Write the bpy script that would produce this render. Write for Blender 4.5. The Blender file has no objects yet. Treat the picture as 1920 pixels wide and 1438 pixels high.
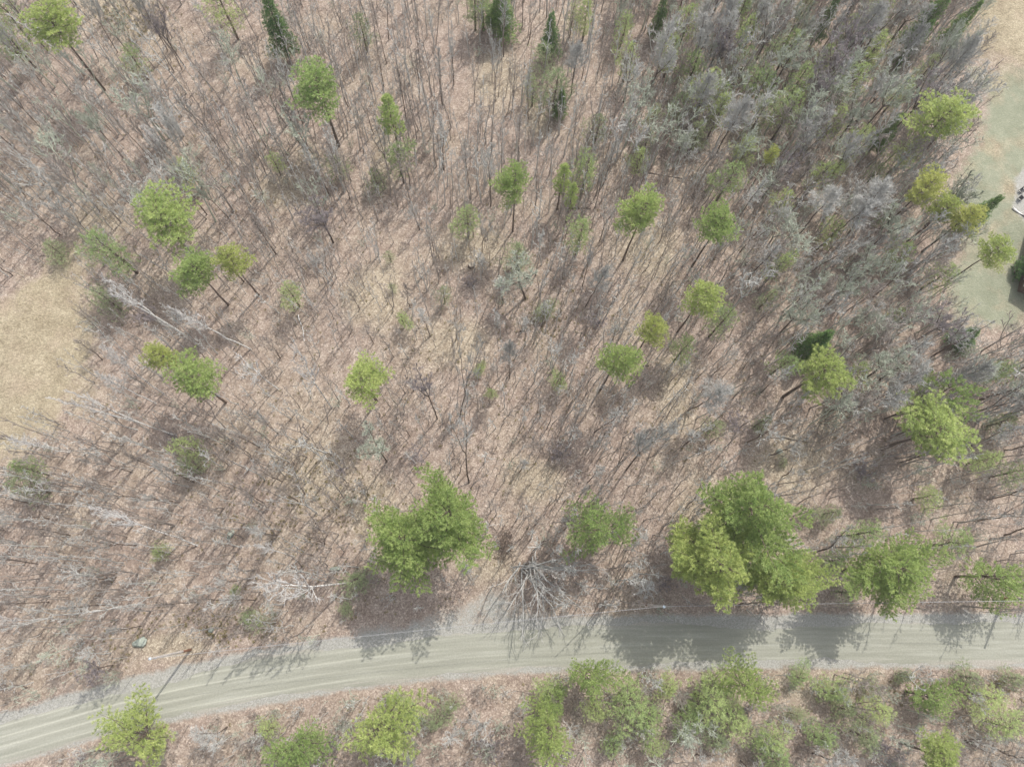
import bpy, math, random
import numpy as np
from mathutils import Vector, Matrix

SC = bpy.context.scene
COL = SC.collection
rad = math.radians

# ------------------------------------------------------------------ camera
FPX, CX, CY, CAMH = 1280.0, 960.0, 719.0, 88.0      # focal length in photo pixels, photo centre, flying height
NDX, NDY = 920 - CX, 1095 - CY                        # where plumb lines meet in the photo
TILT = math.atan(math.hypot(NDX, NDY) / FPX)
ROLL = math.atan2(-NDX, NDY)
_ct, _st, _cr, _sr = math.cos(TILT), math.sin(TILT), math.cos(ROLL), math.sin(ROLL)
RM = np.array([[1, 0, 0], [0, _ct, -_st], [0, _st, _ct]]) @ np.array([[_cr, -_sr, 0], [_sr, _cr, 0], [0, 0, 1]])
cam_d = bpy.data.cameras.new('camera')
cam = bpy.data.objects.new('camera', cam_d); COL.objects.link(cam)
cam_d.sensor_width = 36; cam_d.lens = 36 * FPX / 1920
cam_d.clip_start = 0.5; cam_d.clip_end = 6000
cam.matrix_world = Matrix.Translation((0, 0, CAMH)) @ Matrix([list(r) for r in RM]).to_4x4()
SC.camera = cam

# ------------------------------------------------------------------ light
SUN_AZ, SUN_EL = 26.0, 56.0
w = bpy.data.worlds.new('World'); SC.world = w; w.use_nodes = True
nt = w.node_tree; nt.nodes.clear()
sky = nt.nodes.new('ShaderNodeTexSky'); sky.sky_type = 'NISHITA'; sky.sun_disc = False
sky.sun_elevation = rad(SUN_EL); sky.sun_rotation = rad(SUN_AZ)
sky.air_density = 1.0; sky.dust_density = 2.5; sky.ozone_density = 1.0
hs = nt.nodes.new('ShaderNodeHueSaturation'); hs.inputs['Saturation'].default_value = 0.35
bg = nt.nodes.new('ShaderNodeBackground'); bg.inputs['Strength'].default_value = 0.15
out = nt.nodes.new('ShaderNodeOutputWorld')
nt.links.new(sky.outputs[0], hs.inputs['Color']); nt.links.new(hs.outputs[0], bg.inputs['Color'])
nt.links.new(bg.outputs[0], out.inputs['Surface'])
sd = bpy.data.lights.new('sun', 'SUN'); sd.energy = 2.3; sd.angle = rad(0.5); sd.color = (1, 0.95, 0.87)
so = bpy.data.objects.new('sun', sd); COL.objects.link(so)
SV = Vector((math.sin(rad(SUN_AZ)) * math.cos(rad(SUN_EL)), math.cos(rad(SUN_AZ)) * math.cos(rad(SUN_EL)), math.sin(rad(SUN_EL))))
so.rotation_euler = SV.to_track_quat('Z', 'Y').to_euler(); so.location = (0, 0, 60)
SC.view_settings.view_transform = 'Standard'; SC.view_settings.look = 'None'
SC.view_settings.exposure = 0.80; SC.view_settings.gamma = 1.0
SC.render.engine = 'CYCLES'
SC.cycles.max_bounces = 6; SC.cycles.diffuse_bounces = 3; SC.cycles.transmission_bounces = 2; SC.cycles.transparent_max_bounces = 4

# ------------------------------------------------------------------ geometry of the place
def at0(px, py, z=0.0):
    d = RM @ np.array([(px - CX) / FPX, -(py - CY) / FPX, -1.0])
    k = (z - CAMH) / d[2]
    return np.array([0, 0, CAMH]) + d * k
def pj(x, y, z):
    """photo pixel of a world point (arrays allowed)"""
    x = np.asarray(x, float); y = np.asarray(y, float); z = np.asarray(z, float) - CAMH
    cx = RM[0, 0] * x + RM[1, 0] * y + RM[2, 0] * z
    cy = RM[0, 1] * x + RM[1, 1] * y + RM[2, 1] * z
    cz = RM[0, 2] * x + RM[1, 2] * y + RM[2, 2] * z
    cz = np.minimum(cz, -1e-3)
    return CX + FPX * cx / -cz, CY - FPX * cy / -cz

R_TOP = [(-500, 1470), (-200, 1400), (0, 1349), (150, 1307), (290, 1270), (430, 1238), (640, 1205), (800, 1188), (960, 1174), (1100, 1166), (1280, 1165), (1500, 1163), (1920, 1160), (2400, 1158)]
R_BOT = [(-500, 1570), (-200, 1490), (0, 1434), (213, 1368), (330, 1345), (430, 1327), (640, 1290), (800, 1271), (960, 1257), (1100, 1251), (1280, 1250), (1500, 1246), (1700, 1245), (1920, 1248), (2400, 1256)]
def wline(L):
    P = np.array([at0(a, b)[:2] for a, b in L]); return P
RT, RB = wline(R_TOP), wline(R_BOT)
def road_edges(x):
    return np.interp(x, RT[:, 0], RT[:, 1]), np.interp(x, RB[:, 0], RB[:, 1])
def road_dist(x, y):
    yt, yb = road_edges(x)
    return np.maximum(np.maximum(y - yt, yb - y), 0)
def gz(x, y):
    x = np.asarray(x, float); y = np.asarray(y, float)
    d = road_dist(x, y); k = np.clip((d - 2.2) / 6.0, 0, 1); k = k * k * (3 - 2 * k)
    h = 0.35 * np.sin(x * .11 + 1.3) * np.cos(y * .09 + .4) + 0.22 * np.sin(x * .23 + y * .17) + 0.1 * np.sin(x * .61 - y * .5) + .25
    return h * k
def at(px, py, h=0.0):
    p = at0(px, py, h)
    for _ in range(3):
        p = at0(px, py, h + float(gz(p[0], p[1])))
    return p
def mpp(px, py, h=0.0):
    a = at0(px, py, h); b = at0(px + 1, py, h); return float(np.linalg.norm(a - b))

# ------------------------------------------------------------------ tags
def tag(o, label=None, cat=None, group=None, kind=None):
    if label: o['label'] = label
    if cat: o['category'] = cat
    if group: o['group'] = group
    if kind: o['kind'] = kind
    return o
def mesh_obj(name, me, parent=None, loc=None):
    o = bpy.data.objects.new(name, me); COL.objects.link(o)
    if parent: o.parent = parent
    if loc is not None: o.location = loc
    return o
def empty(name, loc, rz=0.0):
    o = bpy.data.objects.new(name, None); COL.objects.link(o)
    o.empty_display_size = 0.3; o.location = loc; o.rotation_euler = (0, 0, rz); return o

def mesh_from(name, V, F, mat=None, smooth=False):
    """V (n,3) array, F list of (k,) arrays of equal k, or list of tuples"""
    me = bpy.data.meshes.new(name)
    V = np.asarray(V, np.float32)
    if isinstance(F, np.ndarray):
        n, k = F.shape
        me.vertices.add(len(V)); me.vertices.foreach_set('co', V.ravel())
        me.loops.add(n * k); me.loops.foreach_set('vertex_index', F.ravel().astype(np.int32))
        me.polygons.add(n); me.polygons.foreach_set('loop_start', (np.arange(n) * k).astype(np.int32))
        me.polygons.foreach_set('loop_total', np.full(n, k, np.int32))
        me.update(calc_edges=True)
    else:
        me.from_pydata([tuple(map(float, v)) for v in V], [], [tuple(map(int, f)) for f in F]); me.update()
    if mat: me.materials.append(mat)
    if smooth: me.polygons.foreach_set('use_smooth', np.ones(len(me.polygons), bool))
    return me

class Tubes:
    """collects tapered tubes; every face is a quad"""
    def __init__(s): s.V = []; s.F = []; s.n = 0
    def add(s, P, R, sides=3):
        P = np.asarray(P, float); n = len(P)
        T = np.gradient(P, axis=0); T /= (np.linalg.norm(T, axis=1, keepdims=True) + 1e-9)
        ref = np.array([0, 0, 1.0]) if abs(T[0, 2]) < .8 else np.array([1.0, 0, 0])
        A = np.cross(T, ref); A /= (np.linalg.norm(A, axis=1, keepdims=True) + 1e-9)
        B = np.cross(T, A)
        th = np.arange(sides) * 2 * math.pi / sides
        R = np.asarray(R, float)
        ring = P[:, None, :] + R[:, None, None] * (np.cos(th)[None, :, None] * A[:, None, :] + np.sin(th)[None, :, None] * B[:, None, :])
        s.V.append(ring.reshape(-1, 3))
        i = np.arange(n - 1)[:, None] * sides; j = np.arange(sides)[None, :]; j2 = (j + 1) % sides
        f = np.stack([i + j, i + j2, i + sides + j2, i + sides + j], -1).reshape(-1, 4) + s.n
        s.F.append(f); s.n += n * sides
    def arrays(s): return np.concatenate(s.V), np.concatenate(s.F)
    def mesh(s, name, mat, smooth=False):
        V, F = s.arrays(); return mesh_from(name, V, F, mat, smooth)

def box_vf(c, h, rz=0):
    V = []
    for sx, sy, sz in ((-1, -1, -1), (1, -1, -1), (1, 1, -1), (-1, 1, -1), (-1, -1, 1), (1, -1, 1), (1, 1, 1), (-1, 1, 1)):
        x, y = sx * h[0], sy * h[1]
        V.append((c[0] + x * math.cos(rz) - y * math.sin(rz), c[1] + x * math.sin(rz) + y * math.cos(rz), c[2] + sz * h[2]))
    return V, [(0, 3, 2, 1), (4, 5, 6, 7), (0, 1, 5, 4), (1, 2, 6, 5), (2, 3, 7, 6), (3, 0, 4, 7)]
def boxes(name, L, mat, parent=None):
    V = []; F = []
    for b in L:
        v, f = box_vf(*b); n = len(V); V += v; F += [tuple(i + n for i in q) for q in f]
    return mesh_obj(name, mesh_from(name, np.array(V), F, mat), parent)

# ------------------------------------------------------------------ materials
def new_mat(name, rough=0.9, spec=0.15):
    m = bpy.data.materials.new(name); m.use_nodes = True
    b = m.node_tree.nodes['Principled BSDF']; b.inputs['Roughness'].default_value = rough
    b.inputs['Specular IOR Level'].default_value = spec
    return m, m.node_tree, b
def N(t, typ, **kw):
    n = t.nodes.new(typ)
    for k, v in kw.items():
        if k in n.inputs: n.inputs[k].default_value = v
        else: setattr(n, k, v)
    return n
def ramp(t, src, stops):
    r = t.nodes.new('ShaderNodeValToRGB'); e = r.color_ramp.elements
    while len(e) < len(stops): e.new(0.5)
    for i, (p, c) in enumerate(stops):
        e[i].position = p; e[i].color = (*c, 1) if len(c) == 3 else c
    t.links.new(src, r.inputs[0]); return r.outputs[0]
def mixc(t, f, a, b, mode='MIX'):
    m = t.nodes.new('ShaderNodeMix'); m.data_type = 'RGBA'; m.blend_type = mode
    for s, v in ((0, f), (6, a), (7, b)):
        if hasattr(v, 'is_linked') or isinstance(v, bpy.types.NodeSocket): t.links.new(v, m.inputs[s])
        elif s == 0: m.inputs[0].default_value = v
        else: m.inputs[s].default_value = (*v, 1)
    return m.outputs[2]
def mth(t, op, a, b=0.0, c=None, clamp=False):
    m = t.nodes.new('ShaderNodeMath'); m.operation = op; m.use_clamp = clamp
    for s, v in enumerate((a, b) if c is None else (a, b, c)):
        if isinstance(v, bpy.types.NodeSocket): t.links.new(v, m.inputs[s])
        else: m.inputs[s].default_value = v
    return m.outputs[0]
def noise(t, vec, scale, detail=3, rough=.55, dist=0.0):
    n = N(t, 'ShaderNodeTexNoise', Scale=scale, Detail=detail, Roughness=rough, Distortion=dist)
    t.links.new(vec, n.inputs['Vector']); return n.outputs['Fac']
def objco(t): return t.nodes.new('ShaderNodeTexCoord').outputs['Object']

def bark(name, c0, c1, varia=.5, birch=False):
    m, t, b = new_mat(name, .85)
    oc = objco(t); n = noise(t, oc, 3.0, 4, .65)
    col = ramp(t, n, [(.3, c0), (.7, c1)])
    if birch:
        mp = N(t, 'ShaderNodeMapping'); mp.inputs['Scale'].default_value = (1, 1, 7); t.links.new(oc, mp.inputs[0])
        k = ramp(t, noise(t, mp.outputs[0], 1.2, 2), [(.56, (0, 0, 0)), (.62, (1, 1, 1))])
        col = mixc(t, k, col, (.08, .07, .065))
    oi = t.nodes.new('ShaderNodeObjectInfo')
    f = mth(t, 'MULTIPLY_ADD', oi.outputs['Random'], varia, 1 - varia / 2)
    h = t.nodes.new('ShaderNodeHueSaturation'); t.links.new(col, h.inputs['Color']); t.links.new(f, h.inputs['Value'])
    t.links.new(h.outputs[0], b.inputs['Base Color']); return m
M_trunk = bark('trunk_bark', (.10, .075, .058), (.21, .165, .135), .5)
M_twig = bark('twig_bark', (.32, .315, .295), (.52, .51, .485), .4)
M_lich = bark('lichen_twig', (.30, .32, .255), (.47, .50, .41), .4)
M_twigb = bark('brown_twig', (.20, .17, .15), (.34, .30, .27), .5)
M_purp = bark('purplish_twig', (.22, .185, .185), (.36, .325, .335), .4)
M_birch = bark('birch_bark', (.62, .60, .57), (.78, .76, .73), .15, True)
M_birtw = bark('birch_twig', (.48, .46, .44), (.66, .64, .62), .2)
M_log = bark('weathered_log', (.28, .24, .19), (.48, .42, .34), .4)

def needles(name, lo, hi, tip, trans=.28, varia=.35):
    m, t, b = new_mat(name, .55, .3)
    oc = objco(t); geo = t.nodes.new('ShaderNodeNewGeometry')
    n1 = noise(t, oc, .9, 2); n2 = geo.outputs['Random Per Island']
    f = mth(t, 'ADD', mth(t, 'MULTIPLY', n1, .75), mth(t, 'MULTIPLY', n2, .35))
    col = ramp(t, f, [(.28, lo), (.58, hi), (.85, tip)])
    oi = t.nodes.new('ShaderNodeObjectInfo')
    v = mth(t, 'MULTIPLY_ADD', oi.outputs['Random'], varia, 1 - varia / 2)
    hu = mth(t, 'MULTIPLY_ADD', oi.outputs['Random'], -.03, .505)
    h = t.nodes.new('ShaderNodeHueSaturation'); t.links.new(col, h.inputs['Color']); t.links.new(v, h.inputs['Value']); t.links.new(hu, h.inputs['Hue'])
    t.links.new(h.outputs[0], b.inputs['Base Color'])
    tr = t.nodes.new('ShaderNodeBsdfTranslucent'); t.links.new(h.outputs[0], tr.inputs['Color'])
    mx = t.nodes.new('ShaderNodeMixShader'); mx.inputs[0].default_value = trans
    o = t.nodes['Material Output']
    t.links.new(b.outputs[0], mx.inputs[1]); t.links.new(tr.outputs[0], mx.inputs[2]); t.links.new(mx.outputs[0], o.inputs['Surface'])
    return m
M_pine = needles('pine_needles', (.17, .265, .085), (.38, .49, .165), (.54, .62, .26), .43, .25)
M_yell = needles('yellow_pine_needles', (.23, .30, .09), (.45, .52, .17), (.58, .63, .26), .42, .2)
M_spru = needles('spruce_needles', (.05, .11, .04), (.13, .24, .07), (.28, .42, .12))
M_pale = needles('pale_needles', (.22, .32, .135), (.39, .50, .205), (.51, .61, .28), .43)
M_dim = needles('dim_needles', (.20, .27, .14), (.34, .41, .22), (.46, .52, .30), .45)

# ------------------------------------------------------------------ ground
def pdist(X, Y, poly):
    """signed distance (px) to polygon, >0 inside"""
    P = np.array(poly, float); n = len(P); d = np.full(X.shape, 1e9); ins = np.zeros(X.shape, bool)
    for i in range(n):
        a, b = P[i], P[(i + 1) % n]; e = b - a
        t = np.clip(((X - a[0]) * e[0] + (Y - a[1]) * e[1]) / (e @ e), 0, 1)
        d = np.minimum(d, np.hypot(X - a[0] - t * e[0], Y - a[1] - t * e[1]))
        c = ((a[1] > Y) != (b[1] > Y)) & (X < (b[0] - a[0]) * (Y - a[1]) / (b[1] - a[1] + 1e-12) + a[0])
        ins ^= c
    return np.where(ins, d, -d)
FIELD = [(-400, 640), (-80, 600), (0, 572), (60, 525), (105, 480), (150, 458), (172, 480), (160, 545), (172, 600), (168, 690), (140, 760), (95, 810), (40, 850), (-100, 900), (-400, 960)]
LAWN = [(1825, 130), (1850, 180), (1835, 260), (1805, 310), (1795, 360), (1825, 430), (1775, 520), (1785, 590), (1850, 615), (1960, 600), (2300, 500), (2300, 60), (1980, 140), (1880, 130)]
BEIGE = [(1835, -20), (1815, 50), (1822, 105), (1870, 128), (1990, 150), (2300, 60), (2300, -400), (1900, -400)]
PATIO = [(1902, 335), (1900, 392), (1930, 420), (1990, 420), (1990, 300), (1925, 310)]
PULL = [(600, 1212), (660, 1172), (760, 1158), (850, 1135), (905, 1108), (950, 1108), (975, 1140), (1130, 1160), (1200, 1168), (1000, 1180), (800, 1196)]
TANS = [(590, 890, 90, 70), (550, 850, 70, 30), (930, 150, 40, 60), (1010, 230, 30, 40), (1270, 740, 40, 90), (1480, 870, 90, 60), (720, 290, 30, 60), (215, 0, 80, 30), (260, 50, 50, 35), (1215, 460, 60, 60), (700, 560, 60, 60), (860, 640, 70, 50), (1000, 900, 60, 40), (330, 1210, 90, 25), (920, 1060, 60, 40), (700, 960, 40, 80), (530, 360, 60, 40), (1330, 960, 70, 60), (1530, 1290, 120, 30), (1660, 60, 20, 80), (190, 410, 60, 40), (580, 300, 30, 30), (890, 460, 90, 40), (1590, 130, 30, 50), (1560, 790, 30, 40)]
def axis(lo, hi, step, far):
    a = list(np.arange(lo, hi + .01, step)); s = step
    while a[-1] < far: s *= 1.5; a.append(a[-1] + s)
    s = step
    while a[0] > -far: s *= 1.5; a.insert(0, a[0] - s)
    return np.array(a)
gx = axis(-100, 115, .8, 2500); gy = axis(-34, 118, .8, 2500)
GX, GY = np.meshgrid(gx, gy); GZ = gz(GX, GY)
nx_, ny_ = len(gx), len(gy)
I = (np.arange(ny_ - 1)[:, None] * nx_ + np.arange(nx_ - 1)[None, :]).ravel()
gf = np.stack([I, I + 1, I + nx_ + 1, I + nx_], 1)

m, t, b = new_mat('leaf_litter', .95, .05)
oc = objco(t)
a1 = t.nodes.new('ShaderNodeAttribute'); a1.attribute_name = 'cover'
sp = t.nodes.new('ShaderNodeSeparateColor'); t.links.new(a1.outputs['Color'], sp.inputs[0])
big = noise(t, oc, .09, 4, .6); med = noise(t, oc, .7, 4, .6); fine = noise(t, oc, 4.0, 3, .7)
vo = N(t, 'ShaderNodeTexVoronoi', Scale=6.0); t.links.new(oc, vo.inputs['Vector'])
vs = t.nodes.new('ShaderNodeSeparateColor'); t.links.new(vo.outputs['Color'], vs.inputs[0])
vo2 = N(t, 'ShaderNodeTexVoronoi', Scale=11.0); t.links.new(oc, vo2.inputs['Vector'])
vs2 = t.nodes.new('ShaderNodeSeparateColor'); t.links.new(vo2.outputs['Color'], vs2.inputs[0])
pink = ramp(t, med, [(.3, (.23, .178, .146)), (.5, (.292, .232, .195)), (.72, (.345, .285, .243))])
tan = ramp(t, med, [(.3, (.27, .222, .168)), (.7, (.365, .31, .24))])
tf = mth(t, 'ADD', mth(t, 'MULTIPLY_ADD', big, 2.6, -1.15), mth(t, 'MULTIPLY', a1.outputs['Alpha'], 1.1), clamp=False)
tf = mth(t, 'ADD', tf, mth(t, 'MULTIPLY_ADD', fine, 1.0, -.5), clamp=True)
lit = mixc(t, tf, pink, tan)
# single leaves: pale curled ones, dark wet ones
spk = mth(t, 'ADD', mth(t, 'MULTIPLY', vs.outputs[0], .55), mth(t, 'MULTIPLY', vs2.outputs[1], .45))
lit = mixc(t, 1.0, lit, ramp(t, spk, [(.12, (.66, .63, .61)), (.38, (.88, .87, .86)), (.62, (1.02, 1.02, 1.01)), (.86, (1.5, 1.55, 1.56))]), 'MULTIPLY')
dk = ramp(t, noise(t, oc, .33, 5, .65), [(.60, (0, 0, 0)), (.75, (1, 1, 1))])
lit = mixc(t, mth(t, 'MULTIPLY', dk, .35), lit, (.21, .145, .115))
# dry grass
mpg = N(t, 'ShaderNodeMapping'); mpg.inputs['Rotation'].default_value = (0, 0, .5); mpg.inputs['Scale'].default_value = (2.5, 9, 1); t.links.new(oc, mpg.inputs[0])
gs = mth(t, 'ADD', mth(t, 'MULTIPLY', noise(t, mpg.outputs[0], 1.0, 4, .7), .6), mth(t, 'MULTIPLY', noise(t, oc, .35, 5, .7), .4))
dry = ramp(t, gs, [(.38, (.20, .165, .112)), (.5, (.285, .243, .17)), (.62, (.385, .335, .245))])
dry = mixc(t, ramp(t, noise(t, oc, .25, 3), [(.5, (0, 0, 0)), (.8, (.7, .7, .7))]), dry, (.33, .265, .20))
dry = mixc(t, .55, dry, mixc(t, 1.0, dry, ramp(t, spk, [(.15, (.6, .58, .56)), (.5, (1, 1, 1)), (.85, (1.5, 1.5, 1.5))]), 'MULTIPLY'))
# lawn
gr = ramp(t, gs, [(.36, (.17, .18, .125)), (.5, (.225, .235, .17)), (.64, (.30, .30, .225))])
gr = mixc(t, ramp(t, noise(t, oc, .16, 4), [(.48, (0, 0, 0)), (.68, (.9, .9, .9))]), gr, dry)
# gravel
gv = ramp(t, mth(t, 'ADD', mth(t, 'MULTIPLY', fine, .6), mth(t, 'MULTIPLY', vs2.outputs[0], .4)), [(.3, (.24, .235, .21)), (.5, (.295, .29, .265)), (.75, (.38, .37, .345))])
def soft(ch, k=3.0):
    s = mth(t, 'ADD', mth(t, 'MULTIPLY_ADD', ch, k, -k / 2 + .5), mth(t, 'ADD', mth(t, 'MULTIPLY_ADD', fine, 1.8, -.9), mth(t, 'MULTIPLY_ADD', noise(t, oc, .3, 5, .65), 3.2, -1.6)), clamp=True)
    return s
c = mixc(t, soft(sp.outputs[0]), lit, dry)
c = mixc(t, soft(sp.outputs[1]), c, gr)
c = mixc(t, soft(sp.outputs[2]), c, gv)
t.links.new(c, b.inputs['Base Color'])
bp = N(t, 'ShaderNodeBump', Strength=.55, Distance=.12)
t.links.new(mth(t, 'ADD', mth(t, 'MULTIPLY', spk, .5), fine), bp.inputs['Height']); t.links.new(bp.outputs[0], b.inputs['Normal'])
M_ground = m
gme = mesh_from('ground', np.stack([GX.ravel(), GY.ravel(), GZ.ravel()], 1), gf, M_ground, True)
PX, PY = pj(GX.ravel(), GY.ravel(), GZ.ravel())
def s01(d, w): return np.clip(d / w * .5 + .5, 0, 1)
cr = np.maximum(s01(pdist(PX, PY, FIELD), 75), s01(pdist(PX, PY, BEIGE), 45) * .85)
cg = s01(pdist(PX, PY, LAWN), 40)
rd = road_dist(GX.ravel(), GY.ravel()); yt_, yb_ = road_edges(GX.ravel())
above = GY.ravel() > (yt_ + yb_) / 2
cb = np.where(above, np.clip(.95 - rd / 1.7, 0, 1), np.clip(.8 - rd / 1.3, 0, 1))
cb = np.maximum(cb, np.maximum(s01(pdist(PX, PY, PULL), 22) * .62, s01(pdist(PX, PY, PATIO), 10)))
ca = np.zeros_like(cr)
for (ex, ey, ea, eb) in TANS:
    ca = np.maximum(ca, np.clip(1.3 - np.hypot((PX - ex) / ea, (PY - ey) / eb), 0, 1))
cat = gme.color_attributes.new('cover', 'FLOAT_COLOR', 'POINT')
cat.data.foreach_set('color', np.stack([cr, cg, cb, ca], 1).astype(np.float32).ravel())
tag(mesh_obj('ground', gme), kind='structure')

# ------------------------------------------------------------------ road
m, t, b = new_mat('gravel_road', .9, .1)
uv = t.nodes.new('ShaderNodeUVMap').outputs[0]
def stretched(sx, sy):
    q = N(t, 'ShaderNodeMapping'); q.inputs['Scale'].default_value = (sx, sy, 1); t.links.new(uv, q.inputs[0]); return q.outputs[0]
wig = noise(t, stretched(.05, .2), 1.0, 2, .4)
sx = t.nodes.new('ShaderNodeSeparateXYZ'); t.links.new(uv, sx.inputs[0])
vv = mth(t, 'ADD', sx.outputs[1], mth(t, 'MULTIPLY_ADD', wig, .3, -.15))
wv = mth(t, 'ABSOLUTE', mth(t, 'SUBTRACT', mth(t, 'FRACT', mth(t, 'MULTIPLY', vv, 1 / 1.15)), .5))
line = ramp(t, wv, [(0.0, (1, 1, 1)), (.10, (.25, .25, .25)), (.2, (0, 0, 0))])
sxo = t.nodes.new('ShaderNodeSeparateXYZ'); t.links.new(objco(t), sxo.inputs[0])
west = mth(t, 'MULTIPLY_ADD', sxo.outputs[0], -.022, .42, clamp=True)
lfade = mixc(t, west, ramp(t, noise(t, stretched(.04, .25), 1.0, 3), [(.55, (0, 0, 0)), (.8, (.45, .45, .45))]), ramp(t, noise(t, stretched(.05, .8), 1.0, 3), [(.35, (.25, .25, .25)), (.55, (1, 1, 1))]))
stk = noise(t, stretched(.09, 1.7), 1.0, 5, .62)
grit = noise(t, stretched(3.5, 3.5), 1.5, 4, .7)
col = ramp(t, stk, [(.3, (.225, .226, .188)), (.5, (.265, .265, .222)), (.72, (.33, .33, .285))])
col = mixc(t, mth(t, 'MULTIPLY', line, mth(t, 'MULTIPLY', lfade, .55)), col, (.47, .463, .395))
edge = mth(t, 'MULTIPLY', mth(t, 'ABSOLUTE', sx.outputs[1]), 1 / 2.85)
col = mixc(t, ramp(t, mth(t, 'ADD', edge, mth(t, 'MULTIPLY_ADD', stk, 1.0, -.5)), [(.72, (0, 0, 0)), (.98, (.85, .85, .85))]), col, mixc(t, grit, (.22, .195, .17), (.42, .39, .355)))
col = mixc(t, 1.0, col, ramp(t, grit, [(.3, (.86, .86, .86)), (.7, (1.12, 1.12, 1.12))]), 'MULTIPLY')
t.links.new(col, b.inputs['Base Color'])
bp = N(t, 'ShaderNodeBump', Strength=.4, Distance=.04); t.links.new(mth(t, 'ADD', grit, stk), bp.inputs['Height']); t.links.new(bp.outputs[0], b.inputs['Normal'])
M_road = m
xs = np.arange(-98, 118, .3); rng = np.random.RandomState(5)
def fbm(n, seed):
    r = np.random.RandomState(seed); y = np.zeros(n)
    for s, a in ((40, .22), (14, .14), (5, .10), (2, .07)):
        k = r.randn(n // s + 3); y += a * np.interp(np.arange(n) / s, np.arange(len(k)), k)
    return y
yt_, yb_ = road_edges(xs)
ker = np.ones(41) / 41
yt_ = np.convolve(np.pad(yt_, 20, 'edge'), ker, 'valid'); yb_ = np.convolve(np.pad(yb_, 20, 'edge'), ker, 'valid')
ymid = (yt_ + yb_) / 2; yt_ = yt_ + fbm(len(xs), 1) - .5; yb_ = yb_ + fbm(len(xs), 2) + .25
K = 13; V = []; UV = []
for k in range(K):
    s = k / (K - 1); y = yt_ + (yb_ - yt_) * s
    z = .012 + .07 * (1 - (2 * s - 1) ** 2)
    V.append(np.stack([xs, y, np.full_like(xs, z)], 1)); UV.append(np.stack([xs, y - ymid], 1))
V = np.concatenate(V); UV = np.concatenate(UV); n = len(xs)
I = (np.arange(K - 1)[:, None] * n + np.arange(n - 1)[None, :]).ravel()
rf = np.stack([I, I + n, I + n + 1, I + 1], 1)
rme = mesh_from('road', V, rf, M_road, True)
ul = rme.uv_layers.new(name='UVMap'); ul.data.foreach_set('uv', UV[rf.ravel()].astype(np.float32).ravel())
tag(mesh_obj('road', rme), kind='structure')

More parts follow.
